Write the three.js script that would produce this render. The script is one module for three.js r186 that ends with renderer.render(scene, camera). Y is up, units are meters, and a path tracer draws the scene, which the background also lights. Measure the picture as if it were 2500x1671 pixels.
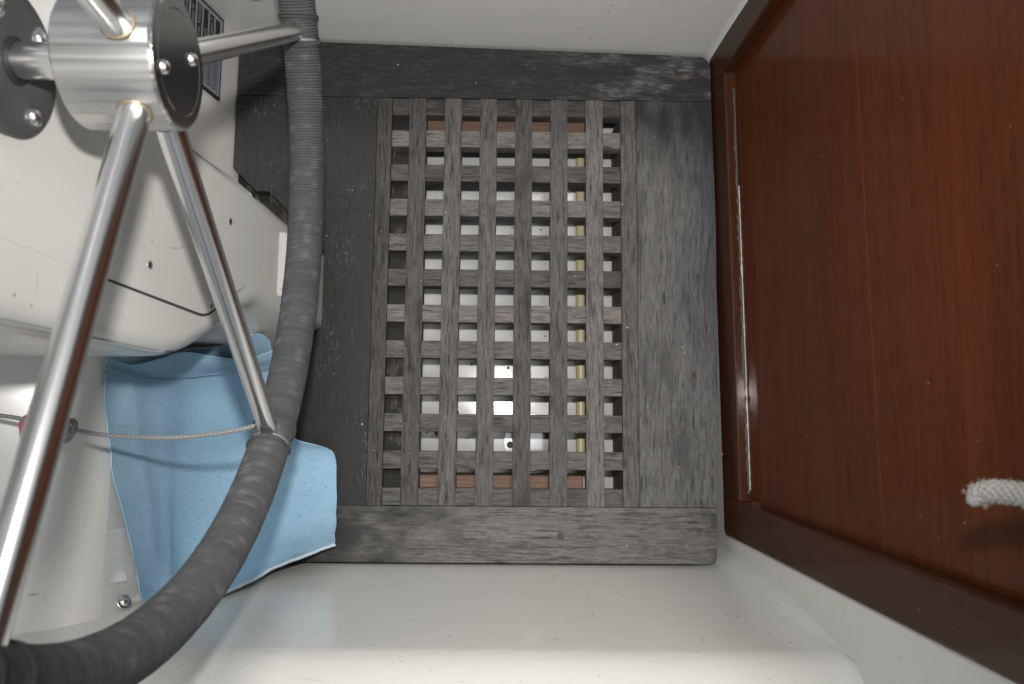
import * as THREE from 'three';
import { mergeGeometries, mergeVertices, toCreasedNormals } from 'three/addons/utils/BufferGeometryUtils.js';

// ---------------------------------------------------------------- camera, sky, sun, flash, exposure
const scene = new THREE.Scene();
const EYE = new THREE.Vector3(-0.0004, 1.1914, 0.2116);
const LOOK = new THREE.Vector3(0.01042, -0.99301, -0.11757), DOWN = new THREE.Vector3(0.01032, -0.11746, 0.99302);
const camera = new THREE.PerspectiveCamera(46.515, 2500 / 1671, 0.02, 50);
camera.position.copy(EYE);
camera.up.copy(DOWN).multiplyScalar(-1);
camera.lookAt(EYE.clone().add(LOOK));
camera.focus = 1.12;
camera.userData.fStop = 9;

const renderer = new THREE.WebGLRenderer({ antialias: true });
renderer.toneMapping = THREE.LinearToneMapping;
renderer.toneMappingExposure = 1.02;
renderer.shadowMap.enabled = true;

const hash = (x, y, s = 0) => { let h = Math.imul(x, 374761393) ^ Math.imul(y, 668265263) ^ Math.imul(s + 11, 1274126177); h = Math.imul(h ^ (h >>> 13), 1274126177); h ^= h >>> 16; return (h >>> 0) / 4294967296; };
const sm = t => t * t * (3 - 2 * t);
function vnoise(x, y, s = 0, px = 0, py = 0) {           // value noise, periodic when px / py are given
  let xi = Math.floor(x), yi = Math.floor(y); const fx = sm(x - xi), fy = sm(y - yi);
  let x1 = xi + 1, y1 = yi + 1;
  if (px) { xi = ((xi % px) + px) % px; x1 = ((x1 % px) + px) % px; }
  if (py) { yi = ((yi % py) + py) % py; y1 = ((y1 % py) + py) % py; }
  const a = hash(xi, yi, s), b = hash(x1, yi, s), c = hash(xi, y1, s), d = hash(x1, y1, s);
  return a + (b - a) * fx + (c - a) * fy + (a - b - c + d) * fx * fy;
}
const fbm = (x, y, s, o = 4) => { let v = 0, a = 0.5, n = 0; for (let i = 0; i < o; i++) { v += a * vnoise(x, y, s + i); n += a; a *= 0.5; x *= 2.03; y *= 2.03; } return v / n; };
function rng(seed) { let a = seed >>> 0; return () => { a = (a + 0x6D2B79F5) | 0; let t = Math.imul(a ^ (a >>> 15), 1 | a); t = (t + Math.imul(t ^ (t >>> 7), 61 | t)) ^ t; return ((t ^ (t >>> 14)) >>> 0) / 4294967296; }; }
const smooth = (a, b, x) => { const t = Math.min(1, Math.max(0, (x - a) / (b - a))); return t * t * (3 - 2 * t); };

{ // an even overcast sky
  const W = 256, H = 128, d = new Float32Array(W * H * 4);
  for (let j = 0; j < H; j++) for (let i = 0; i < W; i++) {
    const el = (j / (H - 1) - 0.5) * Math.PI, s = Math.sin(el), a = i / W * 2 * Math.PI;
    let L;
    if (s > 0) { const cl = fbm(3 + 2.2 * Math.cos(a) * Math.cos(el), 3 + 2.2 * Math.sin(a) * Math.cos(el), 5, 4); L = (0.24 + 0.27 * s) * (0.8 + 0.4 * cl); }
    else L = 0.12;
    const k = (j * W + i) * 4; d[k] = L * 0.96; d[k + 1] = L; d[k + 2] = L * 1.03; d[k + 3] = 1;
  }
  const t = new THREE.DataTexture(d, W, H, THREE.RGBAFormat, THREE.FloatType);
  t.mapping = THREE.EquirectangularReflectionMapping; t.magFilter = THREE.LinearFilter; t.minFilter = THREE.LinearFilter; t.needsUpdate = true;
  scene.background = t; scene.environment = t;
}
const sun = new THREE.DirectionalLight(0xfffaf4, 1.25);
sun.position.set(0.4, 3, -1.3); sun.target.position.set(0, 0, 0); scene.add(sun, sun.target);
sun.castShadow = true; sun.shadow.radius = 26;
Object.assign(sun.shadow.camera, { left: -1.5, right: 1.5, top: 1.5, bottom: -1.5, near: 0.1, far: 8 });

// ---------------------------------------------------------------- helpers
const taken = {};
function numbered(n) { const k = taken[n] = (taken[n] ?? -1) + 1; return k ? `${n}_${String(k).padStart(3, '0')}` : n; }
function shade(o) { o.castShadow = true; o.receiveShadow = true; return o; }
function thing(name, label, category, kind) { const g = new THREE.Group(); g.name = numbered(name); g.userData = { label, category }; if (kind) g.userData.kind = kind; scene.add(g); return g; }
function part(name, geo, mat, parent, label) { const m = shade(new THREE.Mesh(geo, mat)); m.name = name; if (label) m.userData.label = label; parent.add(m); return m; }
function solo(name, geo, mat, label, category, kind) { const m = shade(new THREE.Mesh(geo, mat)); m.name = numbered(name); m.userData = { label, category }; if (kind) m.userData.kind = kind; scene.add(m); return m; }
const V = (x, y, z) => new THREE.Vector3(x, y, z);

// flat mapping in metres by the way a face points; grain: 'x' | 'y' | 'z' runs along v
function flatUV(g, grain = 'z', ou = 0, ov = 0) {
  g = g.index ? g.toNonIndexed() : g;
  const p = g.attributes.position, uv = new Float32Array(p.count * 2), a = V(), b = V(), c = V(), n = V();
  for (let i = 0; i < p.count; i += 3) {
    a.fromBufferAttribute(p, i); b.fromBufferAttribute(p, i + 1); c.fromBufferAttribute(p, i + 2);
    n.subVectors(b, a).cross(c.clone().sub(a));
    const ax = Math.abs(n.x), ay = Math.abs(n.y), az = Math.abs(n.z);
    const dom = ay >= ax && ay >= az ? 'y' : ax >= az ? 'x' : 'z';
    const axes = ['x', 'y', 'z'].filter(k => k !== dom);
    const v = axes.includes(grain) ? grain : axes[1], u = axes.find(k => k !== v);
    [a, b, c].forEach((q, k) => { uv[(i + k) * 2] = q[u] + ou; uv[(i + k) * 2 + 1] = q[v] + ov; });
  }
  g.setAttribute('uv', new THREE.BufferAttribute(uv, 2));
  return g;
}
function clean(g) { const o = new THREE.BufferGeometry(); o.setAttribute('position', g.attributes.position); if (g.attributes.normal) o.setAttribute('normal', g.attributes.normal); if (g.attributes.uv) o.setAttribute('uv', g.attributes.uv); return o; }
const join = list => mergeGeometries(list.map(g => clean(g.index ? g.toNonIndexed() : g)));
function slab(pts, y0, y1, bevel = 0.001, grain = 'z', ou = 0, ov = 0, holes = []) {    // plan outline [x, z] raised from y0 to y1
  const s = new THREE.Shape(pts.map(([x, z]) => new THREE.Vector2(x, -z)));
  for (const h of holes) s.holes.push(new THREE.Path(h.map(([x, z]) => new THREE.Vector2(x, -z))));
  const g = new THREE.ExtrudeGeometry(s, { depth: y1 - y0 - 2 * bevel, bevelEnabled: bevel > 0, bevelSize: bevel, bevelThickness: bevel, bevelOffset: -bevel, bevelSegments: 2, curveSegments: 8 });
  g.rotateX(-Math.PI / 2); g.translate(0, y0 + bevel, 0);
  return flatUV(g, grain, ou, ov);
}
const rect = (x0, x1, z0, z1) => [[x0, z0], [x1, z0], [x1, z1], [x0, z1]];
function box(x0, x1, y0, y1, z0, z1, bevel = 0.001, grain = 'z', ou = 0, ov = 0) { return slab(rect(x0, x1, z0, z1), y0, y1, bevel, grain, ou, ov); }
function roundCorners(pts, radii, n = 6) {               // rounds the corners of a plan outline
  const out = [], N = pts.length;
  pts.forEach((p, i) => {
    const r = radii[i] || 0; if (!r) { out.push(p); return; }
    const a = pts[(i + N - 1) % N], b = pts[(i + 1) % N];
    const da = [a[0] - p[0], a[1] - p[1]], db = [b[0] - p[0], b[1] - p[1]];
    const la = Math.hypot(...da), lb = Math.hypot(...db);
    const A = [p[0] + da[0] / la * r, p[1] + da[1] / la * r], B = [p[0] + db[0] / lb * r, p[1] + db[1] / lb * r];
    for (let k = 0; k <= n; k++) { const t = k / n, u = 1 - t; out.push([u * u * A[0] + 2 * u * t * p[0] + t * t * B[0], u * u * A[1] + 2 * u * t * p[1] + t * t * B[1]]); }
  });
  return out;
}
function sheet(nu, nv, fn, uvfn, flip) {                  // a grid surface, fn(u, v) -> [x, y, z]
  const pos = [], uv = [], idx = [];
  for (let j = 0; j <= nv; j++) for (let i = 0; i <= nu; i++) { const p = fn(i / nu, j / nv); pos.push(...p); const t = uvfn ? uvfn(i / nu, j / nv, p) : [i / nu, j / nv]; uv.push(...t); }
  for (let j = 0; j < nv; j++) for (let i = 0; i < nu; i++) { const a = j * (nu + 1) + i, b = a + 1, c = a + nu + 1, d = c + 1; flip ? idx.push(a, b, c, b, d, c) : idx.push(a, c, b, b, c, d); }
  const g = new THREE.BufferGeometry();
  g.setAttribute('position', new THREE.Float32BufferAttribute(pos, 3)); g.setAttribute('uv', new THREE.Float32BufferAttribute(uv, 2)); g.setIndex(idx); g.computeVertexNormals();
  return g;
}
function tube(points, r, seg = 40, rad = 10, closed = false) { return new THREE.TubeGeometry(new THREE.CatmullRomCurve3(points, closed), seg, r, rad, closed); }
function rod(a, b, r0, r1 = r0, n = 32, caps = true) {
  const d = b.clone().sub(a), g = new THREE.CylinderGeometry(r1, r0, d.length(), n, 1, !caps);
  g.applyQuaternion(new THREE.Quaternion().setFromUnitVectors(V(0, 1, 0), d.clone().normalize()));
  g.translate((a.x + b.x) / 2, (a.y + b.y) / 2, (a.z + b.z) / 2); return g;
}
function lathe(profile, n = 48, axis = 'y') { const g = new THREE.LatheGeometry(profile.map(([r, y]) => new THREE.Vector2(r, y)), n); if (axis === 'x') g.rotateZ(-Math.PI / 2); return g; }

// ---------------------------------------------------------------- textures
function dataTex(w, h, fn, srgb = true, wrap = true) {
  const d = new Uint8Array(w * h * 4);
  for (let j = 0; j < h; j++) for (let i = 0; i < w; i++) { const c = fn(i, j), k = (j * w + i) * 4; for (let q = 0; q < 3; q++) { const x = Math.min(1, Math.max(0, c[q])); d[k + q] = 255 * (srgb ? (x <= 0.0031308 ? 12.92 * x : 1.055 * x ** (1 / 2.4) - 0.055) : x); } d[k + 3] = 255; }
  const t = new THREE.DataTexture(d, w, h); t.magFilter = THREE.LinearFilter; t.minFilter = THREE.LinearMipmapLinearFilter; t.generateMipmaps = true;
  if (srgb) t.colorSpace = THREE.SRGBColorSpace; if (wrap) t.wrapS = t.wrapT = THREE.RepeatWrapping; t.needsUpdate = true; return t;
}
// weathered teak, grain along v; one tile is 0.5 m square and repeats seamlessly
const TILE = 0.5, TN = 1024;
const grainH = new Float32Array(TN * TN), grainC = new Float32Array(TN * TN);
for (let j = 0; j < TN; j++) for (let i = 0; i < TN; i++) {
  const u = i / TN, v = j / TN;
  const wob = (vnoise(u * 9, v * 5, 31, 9, 5) - 0.5) * 0.012;
  const uu = u + wob;
  const f1 = vnoise(uu * 290, v * 34, 1, 290, 34), f2 = vnoise(uu * 512, v * 76, 2, 512, 76), f3 = vnoise(uu * 120, v * 8, 3, 120, 8), f4 = vnoise(uu * 36, v * 4, 4, 36, 4);
  const pore = smooth(0.55, 0.9, vnoise(uu * 512, v * 22, 6, 512, 22)) * (0.4 + 0.6 * vnoise(uu * 340, v * 60, 7, 340, 60));
  const speck = vnoise(u * 512, v * 512, 8, 512, 512);
  grainC[j * TN + i] = 0.42 + 0.56 * f1 + 0.50 * f2 + 0.18 * f3 + 0.10 * f4 - 0.2 * pore + 0.3 * (speck - 0.5) - 0.45 * smooth(0.64, 0.86, vnoise(uu * 240, v * 16, 9, 240, 16));
  grainH[j * TN + i] = 0.35 * f1 + 0.3 * f2 + 0.2 * f3 - 0.5 * pore + 0.3;
}
const G = (A, u, v) => { const i = ((Math.floor(u / TILE * TN) % TN) + TN) % TN, j = ((Math.floor(v / TILE * TN) % TN) + TN) % TN; return A[j * TN + i]; };
const grainBump = dataTex(TN, TN, (i, j) => { const h = grainH[j * TN + i]; return [h, h, h]; }, false);
grainBump.repeat.set(1 / TILE, 1 / TILE);
function slatMat(seed, r, g, b, stain = 0.35) {
  const t = dataTex(TN, TN, (i, j) => {
    const c = grainC[j * TN + ((i + seed * 137) % TN)], u = i / TN, v = j / TN;
    const bl = vnoise(u * 24, v * 10, seed + 40, 24, 10) * 0.6 + vnoise(u * 60, v * 30, seed + 41, 60, 30) * 0.4, k = c * (1 - stain * smooth(0.45, 0.85, bl)), w = vnoise(u * 40, v * 12, seed + 42, 40, 12) * 0.05;
    return [r * k * (1 + w), g * k, b * k * (1 - w * 0.5)];
  });
  t.repeat.set(1 / TILE, 1 / TILE);
  return new THREE.MeshStandardMaterial({ map: t, bumpMap: grainBump, bumpScale: 0.0006, roughness: 0.82 });
}
const slatMats = [slatMat(1, 0.088, 0.086, 0.0835, 0.24), slatMat(2, 0.073, 0.0715, 0.07, 0.34), slatMat(3, 0.108, 0.105, 0.101, 0.2), slatMat(4, 0.083, 0.08, 0.0765, 0.26), slatMat(5, 0.062, 0.06, 0.058, 0.45), slatMat(6, 0.128, 0.122, 0.115, 0.26)];
// one plank with its own dirt: fn(x, z) -> [dirt 0..1, light patch, tint]; u axis across the grain
function plankMat(x0, x1, z0, z1, grain, dirt, ppm = 1500) {
  const w = Math.min(1400, Math.round((x1 - x0) * ppm)), h = Math.min(1400, Math.round((z1 - z0) * ppm));
  const t = dataTex(w, h, (i, j) => {
    const x = x0 + (i + 0.5) / w * (x1 - x0), z = z0 + (j + 0.5) / h * (z1 - z0);
    const c = grain === 'z' ? G(grainC, x + 3.17, z) : G(grainC, z + 5.31, x);
    const [dk, blue] = dirt(x, z), k = Math.min(1, Math.max(0, dk));
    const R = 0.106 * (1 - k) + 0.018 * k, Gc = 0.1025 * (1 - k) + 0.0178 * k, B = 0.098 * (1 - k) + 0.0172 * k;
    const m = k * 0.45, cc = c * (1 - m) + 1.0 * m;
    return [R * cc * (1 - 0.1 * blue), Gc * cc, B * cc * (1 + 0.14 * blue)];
  }, true, false);
  const b = grainBump;
  const m = new THREE.MeshStandardMaterial({ map: t, roughness: 0.78 });
  m.userData = { fit: [x0, x1, z0, z1] };
  return m;
}
function fitUV(g, [x0, x1, z0, z1]) { const p = g.attributes.position, uv = g.attributes.uv; for (let i = 0; i < p.count; i++) uv.setXY(i, (p.getX(i) - x0) / (x1 - x0), (p.getZ(i) - z0) / (z1 - z0)); return g; }

function gelTex(seed, specks, stains, base) {
  const N = 1024, c = document.createElement('canvas'); c.width = c.height = N; const x = c.getContext('2d'), R = rng(seed);
  x.fillStyle = base; x.fillRect(0, 0, N, N);
  for (let i = 0; i < stains; i++) { const px = R() * N, py = R() * N, r = 6 + R() * 26; for (let k = 0; k < 14; k++) { x.fillStyle = `rgba(150,128,80,${0.012 + R() * 0.02})`; x.beginPath(); x.ellipse(px + (R() - 0.5) * r * 2, py + (R() - 0.5) * r * 2, 1 + R() * r * 0.4, 1 + R() * r * 0.25, R() * 3, 0, 7); x.fill(); } }
  for (let i = 0; i < specks; i++) { const a = R(); x.fillStyle = a < 0.7 ? `rgba(60,52,44,${0.25 + R() * 0.5})` : `rgba(140,90,40,${0.3 + R() * 0.4})`; x.beginPath(); x.ellipse(R() * N, R() * N, 0.5 + R() * 1.1, 0.5 + R() * 0.8, R() * 3, 0, 7); x.fill(); }
  x.lineWidth = 0.9;
  for (let i = 0; i < specks / 3; i++) { const px = R() * N, py = R() * N, an = R() * 6.3, l = 6 + R() * 26; x.strokeStyle = R() < 0.6 ? `rgba(70,66,60,${0.1 + R() * 0.25})` : 'rgba(250,250,246,.4)'; x.beginPath(); x.moveTo(px, py); x.quadraticCurveTo(px + Math.cos(an) * l * 0.5 + 3, py + Math.sin(an) * l * 0.5, px + Math.cos(an) * l, py + Math.sin(an) * l); x.stroke(); }
  const t = new THREE.CanvasTexture(c); t.colorSpace = THREE.SRGBColorSpace; t.wrapS = t.wrapT = THREE.RepeatWrapping; return t;
}
const gelBump = dataTex(256, 256, (i, j) => { const v = vnoise(i / 256 * 12, j / 256 * 12, 60, 12, 12) * 0.7 + vnoise(i / 256 * 40, j / 256 * 40, 61, 40, 40) * 0.3; return [v, v, v]; }, false);
const gel = (seed, specks, stains, base, rough = 0.22) => new THREE.MeshPhysicalMaterial({ map: gelTex(seed, specks, stains, base), bumpMap: gelBump, bumpScale: 0.0006, roughness: rough, specularIntensity: 0.8, side: THREE.DoubleSide });
const M = {
  gel: gel(3, 420, 30, '#d6d6d2'), gelPed: gel(9, 300, 16, '#cccdc9', 0.2), gelFwd: gel(14, 260, 46, '#d6d6d0'),
  tray: gel(21, 340, 5, '#bfc1c0', 0.16),
  steel: new THREE.MeshPhysicalMaterial({ color: new THREE.Color(0.84, 0.835, 0.83), metalness: 1, roughness: 0.22 }),
  mirror: new THREE.MeshPhysicalMaterial({ color: new THREE.Color(0.6, 0.6, 0.6), metalness: 1, roughness: 0.1 }),
  cap: new THREE.MeshPhysicalMaterial({ color: new THREE.Color(0.36, 0.36, 0.37), metalness: 1, roughness: 0.17 }),
  weld: new THREE.MeshStandardMaterial({ color: new THREE.Color(0.3, 0.24, 0.17), metalness: 0.7, roughness: 0.45 }),
  flange: new THREE.MeshStandardMaterial({ color: new THREE.Color(0.085, 0.087, 0.09), roughness: 0.5, metalness: 0.2 }),
  black: new THREE.MeshStandardMaterial({ color: new THREE.Color(0.018, 0.018, 0.018), roughness: 0.6 }),
  seam: new THREE.MeshStandardMaterial({ color: new THREE.Color(0.05, 0.046, 0.04), roughness: 0.9 }),
  pipe: new THREE.MeshPhysicalMaterial({ color: new THREE.Color(0.5, 0.455, 0.27), roughness: 0.35 }),
  pink: new THREE.MeshPhysicalMaterial({ color: new THREE.Color(0.5, 0.13, 0.18), roughness: 0.4 }),
  white: new THREE.MeshPhysicalMaterial({ color: new THREE.Color(0.7, 0.69, 0.65), roughness: 0.35 }),
  caulk: new THREE.MeshStandardMaterial({ color: new THREE.Color(0.52, 0.5, 0.44), roughness: 0.8 }),
  caulkDark: new THREE.MeshStandardMaterial({ color: new THREE.Color(0.07, 0.065, 0.06), roughness: 0.7 }),
};
M.hub = (() => {   // turned steel: fine brushed bands round the axis
  const t = dataTex(256, 64, (i, j) => { const v = 0.5 + 0.45 * (vnoise(i / 256 * 120, j / 64 * 1.3, 70) - 0.5) + 0.5 * (vnoise(i / 256 * 30, j / 64 * 2, 71) - 0.5); return [v, v, v]; }, false);
  return new THREE.MeshPhysicalMaterial({ color: new THREE.Color(0.66, 0.655, 0.645), metalness: 1, roughness: 0.6, roughnessMap: t, bumpMap: t, bumpScale: 0.0008 });
})();
const brown = (() => { const t = dataTex(256, 512, (i, j) => { const u = i / 256, v = j / 512; const c = 0.7 + 0.3 * vnoise(u * 60, v * 6, 80) + 0.25 * vnoise(u * 128, v * 20, 81) - 0.2 * smooth(0.6, 0.8, vnoise(u * 90, v * 9, 82)); return [0.15 * c, 0.09 * c, 0.062 * c]; }); t.repeat.set(8, 4); return new THREE.MeshStandardMaterial({ map: t, roughness: 0.75 }); })();
const mahogany = (seed, r, g, b) => {                    // grain along v, tile 0.5 x 1 m, varnished
  const t = dataTex(512, 1024, (i, j) => {
    const u = i / 512, v = j / 1024, w = u + (vnoise(u * 4, v * 3, seed, 4, 3) - 0.5) * 0.03;
    const f = vnoise(w * 90, v * 4, seed + 1, 90, 4), f2 = vnoise(w * 250, v * 30, seed + 2, 250, 30), f3 = vnoise(w * 14, v * 2, seed + 3, 14, 2), p = smooth(0.62, 0.8, vnoise(w * 200, v * 44, seed + 4, 200, 44));
    const c = 0.7 + 0.2 * f + 0.16 * f2 + 0.14 * f3 - 0.16 * p, rd = 0.92 + 0.16 * vnoise(w * 10, v * 3, seed + 5, 10, 3);
    const ci = Math.floor(u * 40), cj = Math.floor(v * 60), hs = hash(ci, cj, seed + 7);
    if (hs > 0.988) { const dx = (u * 40 - ci - 0.5) * 12.5, dy = (v * 60 - cj - 0.5) * 16.7, an = hash(ci, cj, seed + 8) * 3.1, q = dx * Math.cos(an) + dy * Math.sin(an), w2 = -dx * Math.sin(an) + dy * Math.cos(an); if (q * q / (1 + 5 * hash(ci, cj, seed + 9)) + w2 * w2 * 5 < 1) return [0.26, 0.22, 0.18]; }
    return [r * c * rd, g * c, b * c];
  });
  t.repeat.set(2, 1);
  return new THREE.MeshPhysicalMaterial({ map: t, roughness: 0.5, specularIntensity: 0.2, clearcoat: 0.3, clearcoatRoughness: 0.12 });
};
const mahA = mahogany(100, 0.086, 0.0215, 0.0072), mahB = mahogany(120, 0.092, 0.024, 0.0072), mahFrame = mahogany(140, 0.054, 0.0185, 0.0075);

// ---------------------------------------------------------------- the cockpit moulding
const wallZ = Y => 0.402 + 0.09 * Y, farZ = (x, Y) => -0.4 + 0.0265 * x + 0.0 * Y;
const bulkX = (Y, z) => 0.337 + 0.05 * Y + 0.012 * z;
const SEAT = 0.397, NOSE = 0.07;
const shell = thing('cockpit_moulding', 'off-white moulded cockpit walls and seat around the teak floor', 'cockpit', 'structure');
{
  const prof = [[-0.13, 0]]; // [Y, outward past the wall line]
  for (let k = 0; k <= 12; k++) prof.push([-0.13 + (SEAT - NOSE + 0.13) * k / 12, 0]);
  for (let k = 1; k <= 10; k++) { const t = k / 10 * Math.PI / 2; prof.push([SEAT - NOSE + NOSE * Math.sin(t), NOSE * (1 - Math.cos(t))]); }
  for (let k = 1; k <= 6; k++) prof.push([SEAT + 0.012 * k / 6, NOSE + 0.1 * k]);
  const N = prof.length - 1;
  const at = v => { const f = Math.min(N - 1e-6, v * N), i = Math.floor(f), t = f - i; return [prof[i][0] + (prof[i + 1][0] - prof[i][0]) * t, prof[i][1] + (prof[i + 1][1] - prof[i][1]) * t]; };
  const side = sgn => (u, v) => { const [Y, o] = at(v), yw = Math.min(Y, SEAT), x = -1.1 + u * (1.1 + 0.3637 + 0.012 * sgn * o); const z = sgn > 0 ? wallZ(yw) + o : farZ(x, yw) - o; return [x, Y, z]; };
  const uvw = (u, v, p) => [p[0] * 1.0, v * 1.1];
  part('seat_front', sheet(24, N, side(1), uvw, false), M.gel, shell, 'seat front and seat edge nearest the bottom of the picture');
  part('seat_front', sheet(24, N, side(-1), (u, v, p) => [p[0] + 0.4, v * 1.1 + 0.3], true), M.gel, shell, 'seat front behind the far edge of the floor');
  // after wall: steep below, easing back into a broad sloping ledge
  const ap = [];
  for (let k = 0; k <= 10; k++) { const Y = -0.13 + 0.355 * k / 10; ap.push([-0.4235 - 0.17 * Y, Y]); }
  const P0 = [-0.46175, 0.225], P1 = [-0.468, 0.262], P2 = [-0.505, 0.285];
  for (let k = 1; k <= 8; k++) { const t = k / 8, u = 1 - t; ap.push([u * u * P0[0] + 2 * u * t * P1[0] + t * t * P2[0], u * u * P0[1] + 2 * u * t * P1[1] + t * t * P2[1]]); }
  for (let k = 1; k <= 6; k++) ap.push([-0.505 - 0.1 * k, 0.285 + 0.055 * k]);
  const NA = ap.length - 1, aftAt = v => { const f = Math.min(NA - 1e-6, v * NA), i = Math.floor(f), t = f - i; return [ap[i][0] + (ap[i + 1][0] - ap[i][0]) * t, ap[i][1] + (ap[i + 1][1] - ap[i][1]) * t]; };
  part('aft_wall', sheet(24, NA, (u, v) => { const [x, y] = aftAt(v); return [x, y, -0.52 + u * 1.05]; }, (u, v, p) => [p[2] + 0.2, v * 0.9], true), M.gel, shell, 'aft wall with sloping ledge behind the wheel');
  {
    const b = new THREE.Shape([[-1.05, -0.13], [1.05, -0.13], [1.05, 1.07], [-1.05, 1.07]].map(p => new THREE.Vector2(...p)));
    b.holes.push(new THREE.Path([[-0.372, 0.0], [-0.418, 1.03], [0.386, 1.03], [0.338, 0.0]].map(p => new THREE.Vector2(...p))));
    const g = new THREE.ExtrudeGeometry(b, { depth: 0.02, bevelEnabled: false }), p = g.attributes.position;
    for (let q = 0; q < p.count; q++) { const z = p.getX(q), Y = p.getY(q), d = p.getZ(q); p.setXYZ(q, bulkX(Y, z) + d, Y, z); }
    const id = p.array; for (let q = 0; q < p.count; q += 3) for (let k = 0; k < 3; k++) { const a = id[q * 3 + k]; id[q * 3 + k] = id[q * 3 + 3 + k]; id[q * 3 + 3 + k] = a; }
    g.computeVertexNormals(); part('forward_bulkhead', flatUV(g, 'y'), M.gelFwd, shell, 'bulkhead that the wooden hatch is set in');
  }
  // rounded inside corners
  const cove = (name, line, a, b, r, fade = true, n = 24) => part(name, sheet(8, n, (u, v) => {
    const c = line(v), t = u * Math.PI / 2, ca = Math.cos(t), sa = Math.sin(t), e = -0.0007, q = fade ? r * (1 - smooth(0.6, 1, v)) : r;
    return [0, 1, 2].map(k => c[k] + (q + e) * (a[k] + b[k]) - q * (a[k] * ca + b[k] * sa));
  }, (u, v) => [u * r * 1.5, v * 0.6]), M.gel, shell);
  cove('corner_cove', v => { const Y = -0.12 + v * 0.5, z = wallZ(Y); return [bulkX(Y, z), Y, z]; }, [-1, 0, 0], [-0.012, 0, -1], 0.026);
  cove('corner_cove', v => { const Y = -0.12 + v * 0.5, z = farZ(0.34, Y); return [bulkX(Y, z), Y, z]; }, [-1, 0, 0], [0, 0, 1], 0.02);
  cove('corner_cove', v => { const Y = -0.12 + v * 0.345; return [-0.4235 - 0.17 * Y, Y, wallZ(Y)]; }, [1, 0, 0], [0, 0, -1], 0.03);
  cove('corner_cove', v => { const z = wallZ(SEAT) + NOSE + v * 0.5; return [bulkX(SEAT, z), SEAT + 0.002, z]; }, [-1, 0, 0], [0.05, 1, 0], 0.014, false);
}
solo('bilge_tray', box(-0.52, 0.42, -0.135, -0.115, -0.45, 0.46, 0.001, 'z'), M.tray, 'white bilge tray seen through the openings of the grating', 'tray', 'structure');

// ---------------------------------------------------------------- under the floor
solo('floor_bearer', box(-0.15, 0.127, -0.115, -0.028, -0.298, -0.268, 0.0015, 'x'), brown, 'brown wooden bearer under the far end of the grating', 'bearer');
solo('floor_bearer', box(-0.15, 0.122, -0.115, -0.028, 0.2705, 0.2905, 0.0015, 'x', 0.11, 0.2), brown, 'brown wooden bearer under the near end of the grating', 'bearer');
solo('floor_bearer', box(0.179, 0.199, -0.115, -0.0535, -0.3, 0.3, 0.001, 'z', 0.3, 0.1), brown, 'brown wooden bearer under the hatch side of the grating', 'bearer');
solo('bilge_pipe', flatUV((() => { const g = new THREE.CylinderGeometry(0.0083, 0.0083, 0.56, 28); g.rotateX(Math.PI / 2); g.translate(0.1262, -0.1062, -0.005); return g; })()), M.pipe, 'pale yellow plastic pipe running under the grating', 'pipe');
{
  const c = (cx, cz, r, n = 40) => Array.from({ length: n }, (_, k) => [cx + r * Math.cos(k / n * 2 * Math.PI), cz + r * Math.sin(k / n * 2 * Math.PI)]);
  const g = thing('drain_plate', 'round shiny steel plate with a dark hole in the bilge', 'plate');
  part('plate', slab(c(0.0475, 0.221, 0.046), -0.1148, -0.1115, 0.0006, 'z', 0, 0, [c(0.0118, 0.2255, 0.0062, 24)]), M.mirror, g);
  part('hole_dark', slab(c(0.0118, 0.2255, 0.0061, 24), -0.1149, -0.1142, 0.0001), M.black, g);  // black disc stands in for the darkness inside the open hole
}
{ // dark board behind the blind row of openings, widened to darken the pedestal gap
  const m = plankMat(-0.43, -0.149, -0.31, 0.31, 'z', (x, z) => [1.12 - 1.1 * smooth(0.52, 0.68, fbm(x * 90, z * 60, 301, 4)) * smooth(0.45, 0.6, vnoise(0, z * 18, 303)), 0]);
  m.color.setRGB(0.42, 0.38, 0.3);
  solo('support_board', fitUV(box(-0.425, -0.1495, -0.115, -0.0235, -0.31, 0.31, 0.0005), m.userData.fit), m, 'dark dirty board closing the first row of grating openings from below, widened to darken the gap around the pedestal', 'board');
}

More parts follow.
